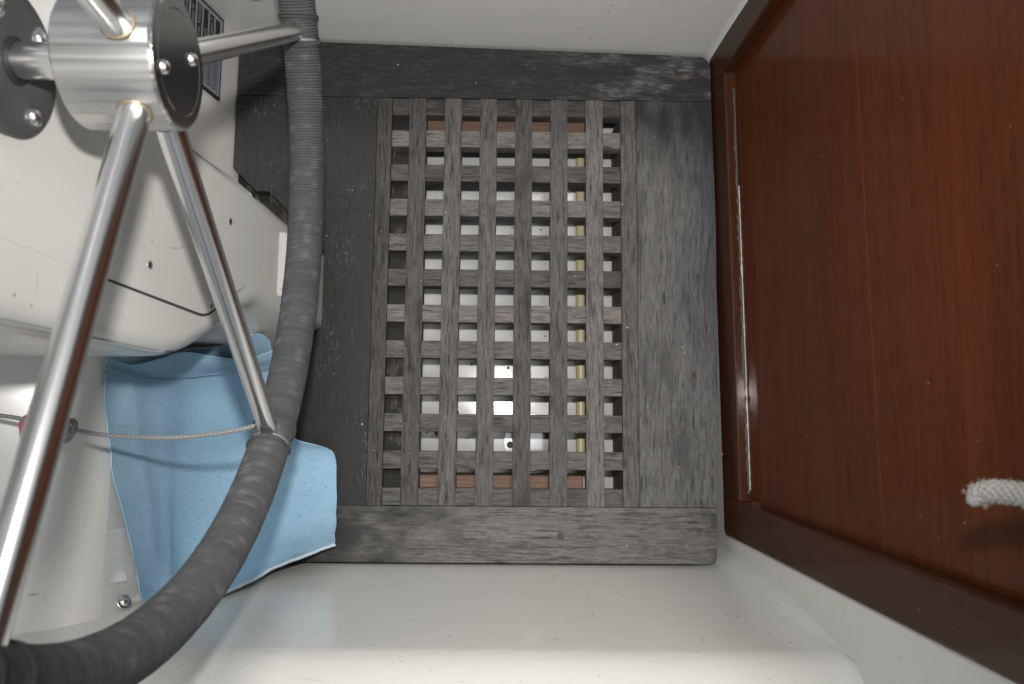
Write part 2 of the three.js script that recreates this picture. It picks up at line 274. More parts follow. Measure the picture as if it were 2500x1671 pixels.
// ---------------------------------------------------------------- teak grating
const grating = thing('teak_grating', 'weathered grey teak floor with a slatted grating in its middle', 'grating');
const PT = 0.0265 / 2, P = 0.055, slatGeo = [];
{
  const topEdge = x => -0.4015 + 0.0255 * (x + 0.29) - 0.0003;
  // far plank
  const far = roundCorners([[-0.4205, topEdge(-0.4205)], [0.321, topEdge(0.321)], [0.3212, -0.3127], [-0.4205, -0.3127]], [0, 0.022, 0, 0]);
  const farM = plankMat(-0.43, 0.33, -0.42, -0.31, 'x', (x, z) => [0.98 - 0.95 * smooth(0.44, 0.64, fbm(x * 18, z * 50, 11, 3)) * smooth(-0.1, 0.28, x) * (0.25 + 0.75 * smooth(0.4, 0.66, fbm(x * 110, z * 420, 15, 3))) - 0.16 * smooth(0.5, 0.75, fbm(x * 90, z * 420, 12, 3)), 0.3]);
  part('plank', fitUV(slab(far, -0.03, 0, 0.0006, 'x'), farM.userData.fit), farM, grating, 'dark grimy plank along the far side');
  const near = roundCorners([[-0.4205, 0.3152], [0.3165, 0.3145], [0.3155, 0.3955], [-0.4205, 0.3965]], [0, 0, 0.017, 0]);
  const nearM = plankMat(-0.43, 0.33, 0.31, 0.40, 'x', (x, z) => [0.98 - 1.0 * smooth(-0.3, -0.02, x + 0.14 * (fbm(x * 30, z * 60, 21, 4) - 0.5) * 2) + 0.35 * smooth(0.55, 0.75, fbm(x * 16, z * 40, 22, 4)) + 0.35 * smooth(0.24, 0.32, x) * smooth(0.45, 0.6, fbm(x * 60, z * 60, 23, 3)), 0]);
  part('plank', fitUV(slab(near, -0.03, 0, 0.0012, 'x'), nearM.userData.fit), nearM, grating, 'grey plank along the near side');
  const left = [[-0.4205, -0.3119], [-0.2012, -0.3119], [-0.2012, 0.3147], [-0.4205, 0.3147], [-0.4205, 0.16], [-0.363, 0.16], [-0.289, 0.071], [-0.2752, 0.05], [-0.2752, -0.066], [-0.363, -0.159], [-0.383, -0.159], [-0.4205, -0.196]];
  const leftM = plankMat(-0.43, -0.2, -0.32, 0.32, 'z', (x, z) => [1.03 - 0.42 * smooth(0.6, 0.75, fbm(x * 420, z * 190, 31, 3)) * smooth(0.5, 0.7, fbm(x * 30, z * 16, 32, 3)) - 0.08 * smooth(0.45, 0.75, fbm(x * 300, z * 70, 33, 3)), 0.15]);
  part('plank', fitUV(slab(left, -0.03, 0, 0.0005, 'z'), leftM.userData.fit), leftM, grating, 'blackened wide plank beside the wheel');
  const right = [[0.2033, -0.3119], [0.3212, -0.3119], [0.3245, -0.117], [0.3205, 0.169], [0.3166, 0.3137], [0.2033, 0.3139]];
  const rightM = plankMat(0.195, 0.335, -0.32, 0.32, 'z', (x, z) => {
    const n = fbm(x * 40, z * 12, 41, 4), a = smooth(-0.16, -0.3, z + 0.2 * (n - 0.5)), e = smooth(0.26, 0.33, x + 0.08 * (n - 0.5)) * smooth(0.25, -0.1, z);
    return [0.08 + 0.55 * a + 0.55 * e + 0.45 * smooth(0.52, 0.75, fbm(x * 26, z * 9, 42, 4)), 0.2 + 0.8 * e];
  });
  part('plank', fitUV(slab(right, -0.03, 0, 0.0005, 'z'), rightM.userData.fit), rightM, grating, 'grey plank with two dark knots beside the hatch');
  const sL = slatMat(7, 0.048, 0.046, 0.041, 0.35), sR = slatMats[3];
  part('edge_strip', slab(rect(-0.2006, -0.178, -0.3119, 0.3147), -0.03, -0.0003, 0.0006, 'z', 0.05, 0.1), sL, grating, 'narrow dark strip joining the left plank');
  part('edge_strip', slab(rect(0.1787, 0.2028, -0.3119, 0.3141), -0.052, -0.0003, 0.0006, 'z', 0.33, 0.22), sR, grating);
  const R = rng(77);
  const tint = m => slatMats[m];
  const darkSlat = slatMat(8, 0.056, 0.054, 0.053, 0.5);
  for (let k = 0; k < 6; k++) {
    const x = (k - 2.5) * P;
    part('long_slat', slab(rect(x - PT, x + PT, -0.3121, 0.3143), -0.026, 0, 0.0011, 'z', R() * 0.5, R() * 0.5), k === 0 ? darkSlat : tint([1, 0, 3, 4, 1, 2][k]), grating, k === 0 ? 'dark stained slat with chipped edge' : undefined);
  }
  for (let j = 0; j < 10; j++) {
    const z = (j - 4.5) * P;
    part('cross_slat', slab(rect(-0.1777, 0.1784, z - PT, z + PT), -0.0264, -0.0032, 0.001, 'x', R() * 0.5, R() * 0.5), tint([5, 4, 2, 0, 4, 5, 0, 2, 1, 3][j]), grating);
  }
  part('cross_slat', slab(rect(-0.1777, 0.1784, -0.3121, -0.2855), -0.0264, -0.0032, 0.001, 'x', 0.21, 0.4), darkSlat, grating);
  part('cross_slat', slab(rect(-0.1777, 0.1784, 0.2885, 0.3142), -0.0264, -0.0032, 0.001, 'x', 0.37, 0.1), slatMats[1], grating);
  // knots and plugs
  const knotM = new THREE.MeshStandardMaterial({ color: new THREE.Color(0.035, 0.022, 0.016), roughness: 0.55 });
  const knot = (x, z, a, b) => part('knot', slab(Array.from({ length: 14 }, (_, k) => { const t = k / 14 * 6.2832, w = 1 + 0.3 * (hash(k, 5, Math.round(x * 999)) - 0.5); return [x + a * w * Math.cos(t), z + b * w * Math.sin(t)]; }), -0.004, 0.0004, 0.0002), knotM, grating);
  knot(0.2955, -0.031, 0.0032, 0.0075); knot(0.2865, 0.119, 0.0035, 0.007); knot(0.268, -0.358, 0.014 / 2, 0.004); knot(0.299, -0.356, 0.006, 0.007);
  const plug = (x, z, r) => part('plug', slab(Array.from({ length: 24 }, (_, k) => [x + r * Math.cos(k / 24 * 6.2832), z + r * Math.sin(k / 24 * 6.2832)]), -0.004, 0.0003, 0.0002, 'z', x, z), slatMats[1], grating);
  plug(0.086, 0.357, 0.0058);
}

// ---------------------------------------------------------------- varnished companionway hatch
const hatch = thing('companionway_hatch', 'varnished reddish mahogany hatch boards in a darker frame', 'hatch');
hatch.position.set(0.3285, 0, 0); hatch.rotation.set(0, 0.012, -0.05);
{
  const slabYZ = (pts, x0, x1, b, grain, ou, ov) => { // outline [z, y], thickness along x
    const s = new THREE.Shape(pts.map(([z, y]) => new THREE.Vector2(-z, y)));
    const g = new THREE.ExtrudeGeometry(s, { depth: x1 - x0 - 2 * b, bevelEnabled: true, bevelSize: b, bevelThickness: b, bevelOffset: -b, bevelSegments: 3 });
    g.rotateY(Math.PI / 2); g.translate(x0 + b, 0, 0); // local z -> x, local x -> -z
    return flatUV(g, grain, ou, ov);
  };
  const oL = y => 0.355 + 0.0465 * y, iL = y => 0.2985 + 0.049 * y, oU = y => -0.389 - 0.044 * y, iU = y => -0.3345 - 0.045 * y;
  const T = 1.05;
  part('stile', slabYZ([[iL(-0.02), -0.02], [oL(-0.02) - 0.006, -0.02], [oL(-0.013), -0.013], [oL(T), T], [iL(T), T]], 0, 0.024, 0.0035, 'y', 0.1, 0), mahFrame, hatch);
  part('stile', slabYZ([[iU(-0.02), -0.02], [iU(T), T], [oU(T), T], [oU(-0.013), -0.013], [oU(-0.02) + 0.006, -0.02]], 0, 0.024, 0.0035, 'y', 0.3, 0.3), mahFrame, hatch);
  part('bottom_rail', slabYZ([[iU(0) - 0.0003, -0.0198], [iL(0) + 0.0003, -0.0198], [iL(0.05) - 0.0003, 0.0505], [iU(0.05) + 0.0003, 0.0505]], 0.0004, 0.024, 0.003, 'z', 0.2, 0.1), mahFrame, hatch);
  const ys = [0.02, 0.408, 0.82, 1.05];
  for (let k = 0; k < 3; k++) { const a = ys[k] + 0.0003, b = ys[k + 1] - 0.0003; part('board', slabYZ([[iU(a) - 0.01, a], [iL(a) + 0.01, a], [iL(b) + 0.01, b], [iU(b) - 0.01, b]], 0.0175, 0.034, 0.0009, 'z', k * 0.37, k * 0.23), k === 1 ? mahB : mahA, hatch); }
  // flaking sealant on the ledge where the boards meet the rail
  const seal = (name, m, off, w, amp, seed, z0, z1) => {
    const n = 220, top = sheet(n, 3, (u, v) => { const z = z0 + (z1 - z0) * u, k = 0.3 + 1.2 * vnoise(z * 160, 1, seed) * (0.5 + vnoise(z * 22, 7, seed)), ww = w * (0.35 + amp * k); const q = [[0, 0], [0.2, 0.0014 * k], [0.8, 0.0018 * k], [1, 0]][Math.round(v * 3)]; return [0.0178 - off - ww * (1 - q[0]), 0.0504 + q[1] + 0.0003, z]; }, null, true);
    part(name, top, m, hatch);
  };
  seal('sealant_bead', M.caulkDark, 0.0014, 0.0035, 0.6, 401, -0.31, 0.29);
  seal('sealant_bead', M.caulk, 0.0, 0.0021, 0.7, 402, -0.16, 0.285);
}

// ---------------------------------------------------------------- steering pedestal
const FX = Y => -0.277 - 0.094 * Y;
const pedestal = thing('steering_pedestal', 'white moulded steering pedestal standing behind the wheel', 'pedestal');
{
  const ringAt = Y => {
    const s = smooth(0.2, 0.45, Y), fx = FX(Y), mix = (a, b) => a + (b - a) * s;
    const zf = mix(0.045, 0.133);
    const pts = [[-0.66, -0.078], [mix(-0.305, fx - 0.012), -0.078], [fx, mix(-0.064, -0.074)], [fx, zf], [mix(-0.36, fx - 0.02), mix(0.092, 0.14)], [-0.66, mix(0.1, 0.14)]];
    return roundCorners(pts, [0, 0.008, 0.009, 0.014, 0.014, 0], 5);
  };
  const Ys = []; for (let k = 0; k <= 44; k++) Ys.push(-0.06 + 0.98 * k / 44);
  const ring0 = ringAt(0), NR = ring0.length - 1;
  part('body', sheet(NR, Ys.length - 1, (u, v) => { const Y = Ys[Math.round(v * (Ys.length - 1))], r = ringAt(Y)[Math.round(u * NR)]; return [r[0], Y, r[1]]; }, (u, v, p) => [p[2] * 1 + p[0], p[1]], true), M.gelPed, pedestal);
  part('top', slab(ringAt(0.92), 0.915, 0.93, 0.003), M.gelPed, pedestal);
  // plate outline on the leaning front face: [z, Y]
  const onFace = (pts, x0, x1, b) => {
    const s = new THREE.Shape(pts.map(([z, y]) => new THREE.Vector2(-z, y)));
    const g = new THREE.ExtrudeGeometry(s, { depth: x1 - x0 - 2 * b, bevelEnabled: b > 0, bevelSize: b, bevelThickness: b, bevelOffset: -b, bevelSegments: 2 });
    g.rotateY(Math.PI / 2); const p = g.attributes.position;
    for (let i = 0; i < p.count; i++) p.setX(i, p.getX(i) + x0 + b + FX(p.getY(i)));
    g.computeVertexNormals(); return flatUV(g, 'y');
  };
  const outline = roundCorners([[-0.066, 0.272], [0.036, 0.266], [0.0895, 0.368], [0.076, 0.9], [-0.066, 0.9]], [0.008, 0.022, 0.016, 0.01, 0.01], 6);
  const seam = roundCorners([[-0.0655, 0.2725], [0.0362, 0.2657], [0.0925, 0.3675], [0.0862, 0.584], [-0.0655, 0.584]], [0.008, 0.022, 0.016, 0.01, 0.01], 6);
  part('panel_seam', onFace(seam, -0.003, 0.0003, 0), M.seam, pedestal);  // dark sheet under the panel, drawn as the shade in its open seam
  const panel = part('access_panel', onFace(outline, -0.002, 0.0005, 0), M.gelPed, pedestal);
  const screw = (z, Y, r, par, lift = 0.0005) => {
    const g = lathe([[0, 0.0016], [r * 0.55, 0.0014], [r * 0.9, 0.0007], [r, 0]], 20, 'x'); g.rotateZ(0.087); g.translate(FX(Y) + lift, Y, z);
    const m = part('screw', g, M.steel, par); const s = box(-0.0002, 0.0018, -r * 0.7, r * 0.7, -0.0004, 0.0004, 0); s.rotateX(0.7); s.translate(FX(Y) + lift, Y, z);
    return m;
  };
  screw(-0.0235, 0.3217, 0.0042, panel); screw(0.0605, 0.48, 0.0042, panel); screw(0.078, 0.357, 0.0042, panel);
  // sloping foot in front
  const ft = [];
  const foot = (() => {
    const s = new THREE.Shape([[-0.325, -0.03], [-0.284, -0.03], [-0.2775, 0.15], [-0.279, 0.157], [-0.301, 0.186], [-0.325, 0.19]].map(([x, y]) => new THREE.Vector2(x, y)));
    const g = new THREE.ExtrudeGeometry(s, { depth: 0.074, bevelEnabled: true, bevelSize: 0.004, bevelThickness: 0.006, bevelOffset: -0.004, bevelSegments: 4 });
    g.translate(0, 0, -0.046); return flatUV(g, 'y');
  })();
  part('foot', foot, M.gelPed, pedestal, 'sloping white foot at the base of the pedestal');
  // shaft flange
  const fl = lathe([[0.016, 0.0], [0.016, 0.006], [0.048, 0.006], [0.05, 0.0045], [0.05, -0.009], [0, -0.009]], 56, 'x'); fl.translate(-0.3375, 0.676, -0.037);
  const flange = part('flange', fl, M.flange, pedestal, 'dark grey round flange around the wheel shaft');
  for (const [dy, dz, r] of [[0.026, -0.027, 0.006], [-0.024, -0.027, 0.006], [-0.024, 0.03, 0.006], [0.026, 0.03, 0.006], [-0.033, -0.008, 0.0028]]) {
    const g = join([lathe([[0, 0.005], [r * 0.6, 0.0045], [r * 0.95, 0.003], [r, 0]], 20, 'x'), lathe([[r * 1.5, 0.0008], [r * 1.5, 0]], 20, 'x'), lathe([[r, 0.0008], [r * 1.5, 0.0008]], 20, 'x')]); g.translate(-0.3315, 0.676 + dy, -0.037 + dz);
    part('bolt', g, M.steel, flange);
  }
  const col = lathe([[0.0123, 0], [0.0123, 0.0012], [0.0155, 0.0012], [0.016, 0.0008], [0.016, 0]], 32, 'x'); col.translate(-0.3316, 0.676, -0.037);
  part('bore_ring', col, M.black, flange);  // black ring stands in for the dark bore gap round the shaft
}

// ---------------------------------------------------------------- steering wheel
const wheel = thing('yacht_helm', 'steel spoked helm with rim wrapped in grey cord', 'helm');
const WX = -0.238, WY = 0.676, WZ = -0.0372, WR = 0.388;
const onRim = (deg, r = WR, dx = 0) => { const a = deg * Math.PI / 180; return V(WX + dx - 0.017 * r * Math.cos(a), WY + r * Math.cos(a), WZ + r * Math.sin(a)); };
const SPOKES = [69.6, 139.2, 211.2, 283.2, 355.2];
{
  const turns = 730, per = 6, NS = turns * per, NT = 18, r0 = 0.0181;
  const pos = [], uv = [], idx = [], col = [];
  for (let i = 0; i <= NS; i++) {
    const deg = i / NS * 360, a = i / NS * 2 * Math.PI;
    let near = 9; for (const s of SPOKES) { const d = (deg - s) * WR * Math.PI / 180; if (Math.abs(d) < Math.abs(near)) near = d; }
    for (let j = 0; j <= NT; j++) {
      const b = j / NT * 2 * Math.PI, skew = 0.1 * Math.sin(b + 0.6 * vnoise(i * 0.004, 1, 7) * 6);
      const ph = i / per + j / NT + skew * vnoise(i * 0.01, 3, 8), f = ph - Math.floor(ph);
      const bump = Math.sqrt(Math.max(0, 1 - (2 * f - 1) ** 2));
      const lay = 0.0002 * (vnoise(Math.floor(ph) * 0.37, b, 9) - 0.5) + 0.0004 * (vnoise(i * 0.05, b * 3, 12) - 0.5);
      let r = r0 + 0.0022 * bump + lay;
      const gap = near > -0.0105 && near < -0.0075 && Math.cos(b) < 0.2;      // bare tube next to the spoke
      if (gap) r = 0.0168;
      const rr = WR + r * Math.cos(b), x = WX + r * Math.sin(b) - 0.017 * WR * Math.cos(a);
      pos.push(x, WY + rr * Math.cos(a), WZ + rr * Math.sin(a)); uv.push(i / NS * 230, j / NT * 8);
      const w = 0.88 + 0.24 * hash(Math.floor(ph), 3, 13) + 0.25 * (vnoise(i * 0.7, b * 30, 14) - 0.5), k = gap ? 0.4 : 0.084 * w * (1 + 0.7 * smooth(0.6, 0.8, fbm(i * 0.05, b * 5, 17, 3)));
      col.push(k * 0.96, k, k * 1.07);
    }
  }
  for (let i = 0; i < NS; i++) for (let j = 0; j < NT; j++) { const q = i * (NT + 1) + j, n = q + NT + 1; idx.push(q, q + 1, n, q + 1, n + 1, n); }
  const g = new THREE.BufferGeometry(); g.setAttribute('position', new THREE.Float32BufferAttribute(pos, 3)); g.setAttribute('uv', new THREE.Float32BufferAttribute(uv, 2)); g.setAttribute('color', new THREE.Float32BufferAttribute(col, 3)); g.setIndex(idx); g.computeVertexNormals();
  const fib = dataTex(256, 256, (i, j) => { const v = 0.45 + 0.75 * vnoise(i / 256 * 64, j / 256 * 90, 90, 64, 90) ** 1.5 + 0.3 * (vnoise(i / 256 * 128, j / 256 * 40, 91, 128, 40) - 0.4); return [v, v, v]; }, false);
  const rimM = new THREE.MeshStandardMaterial({ vertexColors: true, map: fib, bumpMap: fib, bumpScale: 0.0003, roughness: 0.92, side: THREE.DoubleSide });
  const rim = part('rim', g, rimM, wheel, 'wheel rim wrapped tightly in grey cord');
  const cordM = new THREE.MeshStandardMaterial({ color: new THREE.Color(0.06, 0.062, 0.064), map: fib, roughness: 0.92 });
  for (const s of SPOKES) {      // crossing turns at each spoke
    const list = [];
    for (const [q, dd] of [[1, 0.0125], [-1, 0.0125], [1, 0.0158]]) {
      const pts = []; for (let k = 0; k <= 12; k++) { const b = -2.6 + 5.2 * k / 12, rad = 0.0203, along = q * dd * Math.cos((b) * 0.5) * 1.05 + q * 0.003; const deg = s + along / WR * 180 / Math.PI; const c = onRim(deg, WR - rad * Math.cos(b), rad * Math.sin(b)); pts.push(c); }
      list.push(tube(pts, 0.0016, 40, 7));
    }
    part('cord_crossing', join(list), cordM, rim);
  }
  for (const s of SPOKES) {
    const sp = part('spoke', rod(onRim(s, 0.035, -0.004), onRim(s, WR - 0.012, 0), 0.0102, 0.0098, 40), M.steel, wheel);
    const a = s * Math.PI / 180, dir = onRim(s, WR - 0.012, 0).sub(onRim(s, 0.035, -0.004)).normalize();
    const tg = new THREE.TorusGeometry(0.0103, 0.0009, 8, 32); tg.applyQuaternion(new THREE.Quaternion().setFromUnitVectors(V(0, 0, 1), dir)); const c = onRim(s, 0.0452, -0.0038); tg.translate(c.x, c.y, c.z);
    part('weld', tg, M.weld, sp);
  }
  const hx0 = -0.2855, hx1 = -0.2225;
  const hg = lathe([[0.012, hx0], [0.0438, hx0], [0.0446, hx0 + 0.001], [0.0446, hx1 - 0.0016], [0.0432, hx1], [0.0388, hx1], [0.0384, hx1 - 0.0007], [0, hx1 - 0.0007]].map(([r, y]) => [r, y]), 96, 'x');
  hg.translate(0, WY, WZ);
  const hub = part('hub', toCreasedNormals(hg, 0.5), M.hub, wheel, 'turned steel hub');
  const cap = lathe([[0.042, hx1 - 0.0008], [0.042, hx1 + 0.0006], [0.0412, hx1 + 0.001], [0.0352, hx1 + 0.001], [0.0348, hx1 + 0.0004], [0.0343, hx1 + 0.001], [0, hx1 + 0.001]], 64, 'x'); cap.translate(0, WY, WZ);
  part('cap', toCreasedNormals(cap, 0.12), M.cap, hub);
  for (const [dy, dz] of [[0.0245, 0.0148], [-0.0185, -0.0115]]) { const g2 = lathe([[0, 0.0042], [0.0024, 0.004], [0.0042, 0.0028], [0.0048, 0]], 24, 'x'); g2.translate(hx1 + 0.0009, WY + dy, WZ + dz); part('cap_screw', g2, M.steel, hub); }
  part('shaft', rod(V(-0.35, WY, WZ), V(hx0 + 0.002, WY, WZ), 0.0122, 0.0122, 40), M.steel, wheel);
}

// ---------------------------------------------------------------- name plate on the aft wall
{
  const g = thing('name_plate', 'dark metal owner plate with engraved lines and painted relief on the aft wall', 'plate');
  const c = document.createElement('canvas'); c.width = 1024; c.height = 860; const x = c.getContext('2d'), R = rng(5);
  x.fillStyle = '#84929a'; x.fillRect(0, 0, 1024, 860);
  for (let i = 0; i < 1500; i++) { x.fillStyle = `rgba(${R() < 0.5 ? '40,48,54' : '170,182,190'},${R() * 0.16})`; x.fillRect(R() * 1024, R() * 860, 3 + R() * 40, 1 + R() * 2); }
  x.strokeStyle = '#c3ced4'; x.lineWidth = 9; x.strokeRect(26, 26, 972, 808);
  const rows = ['NAAM', 'TYPE', 'EIGEN', 'PLAATS', 'STRAAT', 'TELEFOON'], hand = ['Waterteam', 'Oudega-W', 'Wm. Veninga', 'Boum', 'Ysbaenstr 5', '550'];
  rows.forEach((t, i) => {
    const y = 60 + i * 128;
    x.fillStyle = '#1d2022'; x.fillRect(500, y, 480, 104); x.strokeStyle = '#cfd6da'; x.lineWidth = 6; x.strokeRect(500, y, 480, 104);
    x.font = 'bold 84px sans-serif'; x.fillStyle = '#d3dade'; x.fillText(t, 50, y + 80); x.fillStyle = '#15181a'; x.fillText(t, 44, y + 77);  // pale offset copy paints the lit edge of the letter relief
    x.font = '76px serif'; x.fillStyle = '#b9bfc2'; x.fillText(hand[i], 518, y + 74);
  });
  const t = new THREE.CanvasTexture(c); t.colorSpace = THREE.SRGBColorSpace; t.anisotropy = 8;
  const faceM = new THREE.MeshPhysicalMaterial({ map: t, roughness: 0.4, metalness: 0.25 });
  // frame of the leaning wall: along = up the wall, across = -z
  const zc = -0.3455, s0 = 0.047, s1 = 0.165, hw = 0.0635;
  const b = box(-0.0005, 0.0028, s0, s1, -hw, hw, 0.0009); part('backing', b, M.black, g, 'black rim of the plate');
  const f = new THREE.PlaneGeometry(2 * hw - 0.007, s1 - s0 - 0.007); f.rotateY(Math.PI / 2); f.translate(0.0031, (s0 + s1) / 2, 0); part('drawn_relief_face', f, faceM, g);
  g.position.set(-0.4232, 0, zc); g.rotation.z = Math.atan(0.17);
}

// ---------------------------------------------------------------- blue cloth
const S = [[[-0.466,0.256,0.139],[-0.451,0.214,0.141],[-0.441,0.154,0.136],[-0.422,0.115,0.131],[-0.392,0.1,0.127],[-0.356,0.09,0.123],[-0.32,0.085,0.115]],[[-0.465,0.256,0.161],[-0.451,0.212,0.161],[-0.441,0.152,0.157],[-0.429,0.09,0.154],[-0.395,0.065,0.152],[-0.356,0.05,0.151],[-0.317,0.045,0.153]],[[-0.46,0.252,0.204],[-0.45,0.202,0.204],[-0.44,0.148,0.205],[-0.43,0.085,0.204],[-0.396,0.045,0.206],[-0.357,0.03,0.206],[-0.308,0.022,0.214]],[[-0.456,0.244,0.242],[-0.448,0.19,0.243],[-0.439,0.138,0.245],[-0.429,0.087,0.248],[-0.39,0.04,0.247],[-0.325,0.022,0.24],[-0.249,0.014,0.237]],[[-0.452,0.224,0.295],[-0.444,0.172,0.302],[-0.437,0.128,0.307],[-0.429,0.085,0.312],[-0.388,0.035,0.311],[-0.318,0.018,0.304],[-0.242,0.01,0.294]],[[-0.449,0.202,0.35],[-0.441,0.16,0.361],[-0.434,0.12,0.369],[-0.429,0.085,0.374],[-0.38,0.05,0.371],[-0.312,0.032,0.356],[-0.241,0.014,0.337]],[[-0.446,0.182,0.397],[-0.437,0.15,0.408],[-0.415,0.154,0.41],[-0.408,0.126,0.407],[-0.367,0.085,0.398],[-0.304,0.055,0.376],[-0.24,0.022,0.356]],[[-0.413,0.236,0.417],[-0.399,0.226,0.416],[-0.385,0.22,0.416],[-0.373,0.2,0.414],[-0.345,0.144,0.409],[-0.3,0.07,0.388],[-0.239,0.03,0.368]]];
const LIP = [[-0.466,0.258,0.137],[-0.451,0.214,0.143],[-0.441,0.158,0.139],[-0.418,0.125,0.133],[-0.389,0.11,0.128],[-0.353,0.1,0.124],[-0.317,0.095,0.117]];
const BMID = [[-0.466,0.258,0.13],[-0.452,0.217,0.136],[-0.433,0.18,0.129],[-0.41,0.155,0.121],[-0.379,0.138,0.121],[-0.345,0.125,0.119],[-0.312,0.115,0.11]];
const BTOP = [[-0.464,0.258,0.123],[-0.449,0.23,0.13],[-0.43,0.195,0.119],[-0.408,0.17,0.108],[-0.375,0.15,0.112],[-0.343,0.135,0.113],[-0.31,0.125,0.1]];
const KB = [[-0.464,0.256,0.124],[-0.452,0.218,0.13],[-0.442,0.16,0.123],[-0.42,0.13,0.115],[-0.387,0.115,0.116],[-0.354,0.1,0.114],[-0.321,0.09,0.102]];
const KT = [[-0.464,0.256,0.122],[-0.452,0.222,0.114],[-0.439,0.172,0.113],[-0.413,0.15,0.102],[-0.378,0.13,0.094],[-0.333,0.122,0.077],[-0.32,0.106,0.085]];
{
  const cr = (p0, p1, p2, p3, t) => 0.5 * (2 * p1 + (p2 - p0) * t + (2 * p0 - 5 * p1 + 4 * p2 - p3) * t * t + (3 * p1 - p0 - 3 * p2 + p3) * t * t * t);
  const line = (pts, u) => { const n = pts.length - 1, f = Math.min(n - 1e-6, u * n), i = Math.floor(f), t = f - i, g = k => pts[Math.max(0, Math.min(n, k))]; return [0, 1, 2].map(q => cr(g(i - 1)[q], g(i)[q], g(i + 1)[q], g(i + 2)[q], t)); };
  const patch = net => (u, v) => line(net.map(r => line(r, u)), v);
  const knit = dataTex(256, 256, (i, j) => { const v = 0.5 + 0.3 * Math.sin(i / 256 * Math.PI * 2 * 40 + 2 * vnoise(i / 16, j / 16, 200, 16, 16)) * Math.sin(j / 256 * Math.PI * 2 * 64) + 0.5 * (vnoise(i / 2, j / 2, 201, 128, 128) - 0.5); return [v, v, v]; }, false);
  knit.repeat.set(6, 6);
  const cmap = (() => {
    const c = document.createElement('canvas'); c.width = c.height = 1024; const x = c.getContext('2d'), R = rng(44);
    x.fillStyle = '#b6e2ff'; x.fillRect(0, 0, 1024, 1024);
    for (let i = 0; i < 26000; i++) { const l = R(); x.fillStyle = l < 0.5 ? `rgba(84,160,212,${R() * 0.24})` : `rgba(222,242,252,${R() * 0.26})`; x.fillRect(R() * 1024, R() * 1024, 3 + R() * 9, 1.5 + R() * 2.5); }
    for (let i = 0; i < 60; i++) { x.fillStyle = `rgba(30,40,44,${0.3 + R() * 0.5})`; x.fillRect(R() * 1024, R() * 1024, 1 + R() * 2, 1 + R() * 2); }
    const smear = (px, py, l, a) => { for (let k = 0; k < 40; k++) { const t = R(); x.fillStyle = `rgba(70,84,60,${R() * 0.28})`; x.fillRect(px + Math.cos(a) * l * t + (R() - 0.5) * 8, py + Math.sin(a) * l * t + (R() - 0.5) * 6, 2 + R() * 6, 1 + R() * 2); } };
    smear(830, 860, 90, -0.6); smear(90, 730, 50, 0.1); smear(520, 965, 26, -0.5);
    const t = new THREE.CanvasTexture(c); t.colorSpace = THREE.SRGBColorSpace; return t;
  })();
  const clothM = new THREE.MeshPhysicalMaterial({ map: cmap, bumpMap: knit, bumpScale: 0.0022, roughness: 1, sheen: 0.2, sheenColor: new THREE.Color(0.5, 0.75, 0.95), sheenRoughness: 0.6, side: THREE.DoubleSide });
  const cloth = thing('blue_cloth', 'light blue microfibre cloth crumpled beside the pedestal', 'cloth');
  const thick = (fn, nu, nv, t = 0.0009) => {
    const top = sheet(nu, nv, fn, null, false); const bot = top.clone(); const p = bot.attributes.position, n = top.attributes.normal;
    for (let i = 0; i < p.count; i++) p.setXYZ(i, p.getX(i) - n.getX(i) * t, p.getY(i) - n.getY(i) * t, p.getZ(i) - n.getZ(i) * t);
    const id = bot.index.array; for (let i = 0; i < id.length; i += 3) { const q = id[i]; id[i] = id[i + 1]; id[i + 1] = q; } bot.computeVertexNormals();
    const edge = []; const N = (nu + 1), tp = top.attributes.position, bp = p, quads = [];
    const rim = []; for (let i = 0; i <= nu; i++) rim.push(i); for (let j = 1; j <= nv; j++) rim.push(j * N + nu); for (let i = nu - 1; i >= 0; i--) rim.push(nv * N + i); for (let j = nv - 1; j >= 0; j--) rim.push(j * N);
    for (let k = 0; k < rim.length - 1; k++) { const a = rim[k], b = rim[k + 1]; for (const [src, id2] of [[tp, a], [tp, b], [bp, a], [tp, b], [bp, b], [bp, a]]) quads.push(src.getX(id2), src.getY(id2), src.getZ(id2)); }
    const e = new THREE.BufferGeometry(); e.setAttribute('position', new THREE.Float32BufferAttribute(quads, 3)); e.setAttribute('uv', new THREE.Float32BufferAttribute(new Float32Array(quads.length / 3 * 2), 2)); e.computeVertexNormals();
    return join([top, bot, e]);
  };
  const main = patch(S);
  const rumple = (u, v) => { const p = main(u, v), w1 = Math.exp(-(((u - 0.15 - 0.05 * v) / 0.045) ** 2)) - 0.8 * Math.exp(-(((u - 0.27 - 0.03 * v) / 0.05) ** 2)), w2 = Math.exp(-(((u - 0.62 + 0.3 * v) / 0.05) ** 2)); p[0] += 0.0022 * w1 * (1 - 0.6 * v) * smooth(0, 0.1, v); { const eu = smooth(0.05, 0, u) + smooth(0.95, 1, u), ev = smooth(0.95, 1, v); p[0] += 0.0035 * eu * (fbm(3, v * 14, 212, 3) - 0.5); p[2] += 0.004 * ev * (fbm(u * 16, 5, 213, 3) - 0.5); p[1] += 0.006 * (eu + ev) * (fbm(u * 9 + 4, v * 9, 214, 2) - 0.35); } p[1] += 0.005 * w2 * smooth(0.1, 0.5, v) * smooth(1, 0.7, v); p[1] += 0.013 * (fbm(u * 4 + 2, v * 4, 210, 3) - 0.42) + 0.007 * (fbm(u * 13 + v * 4, v * 3.5, 211, 2) - 0.5); return p; };
  part('sheet', thick(rumple, 84, 84), clothM, cloth);
  const band = patch([LIP.map(p => [p[0] + 0.002, p[1] - 0.004, p[2] + 0.003]), LIP.map(p => [p[0], p[1] + 0.004, p[2]]), BMID, BTOP]);
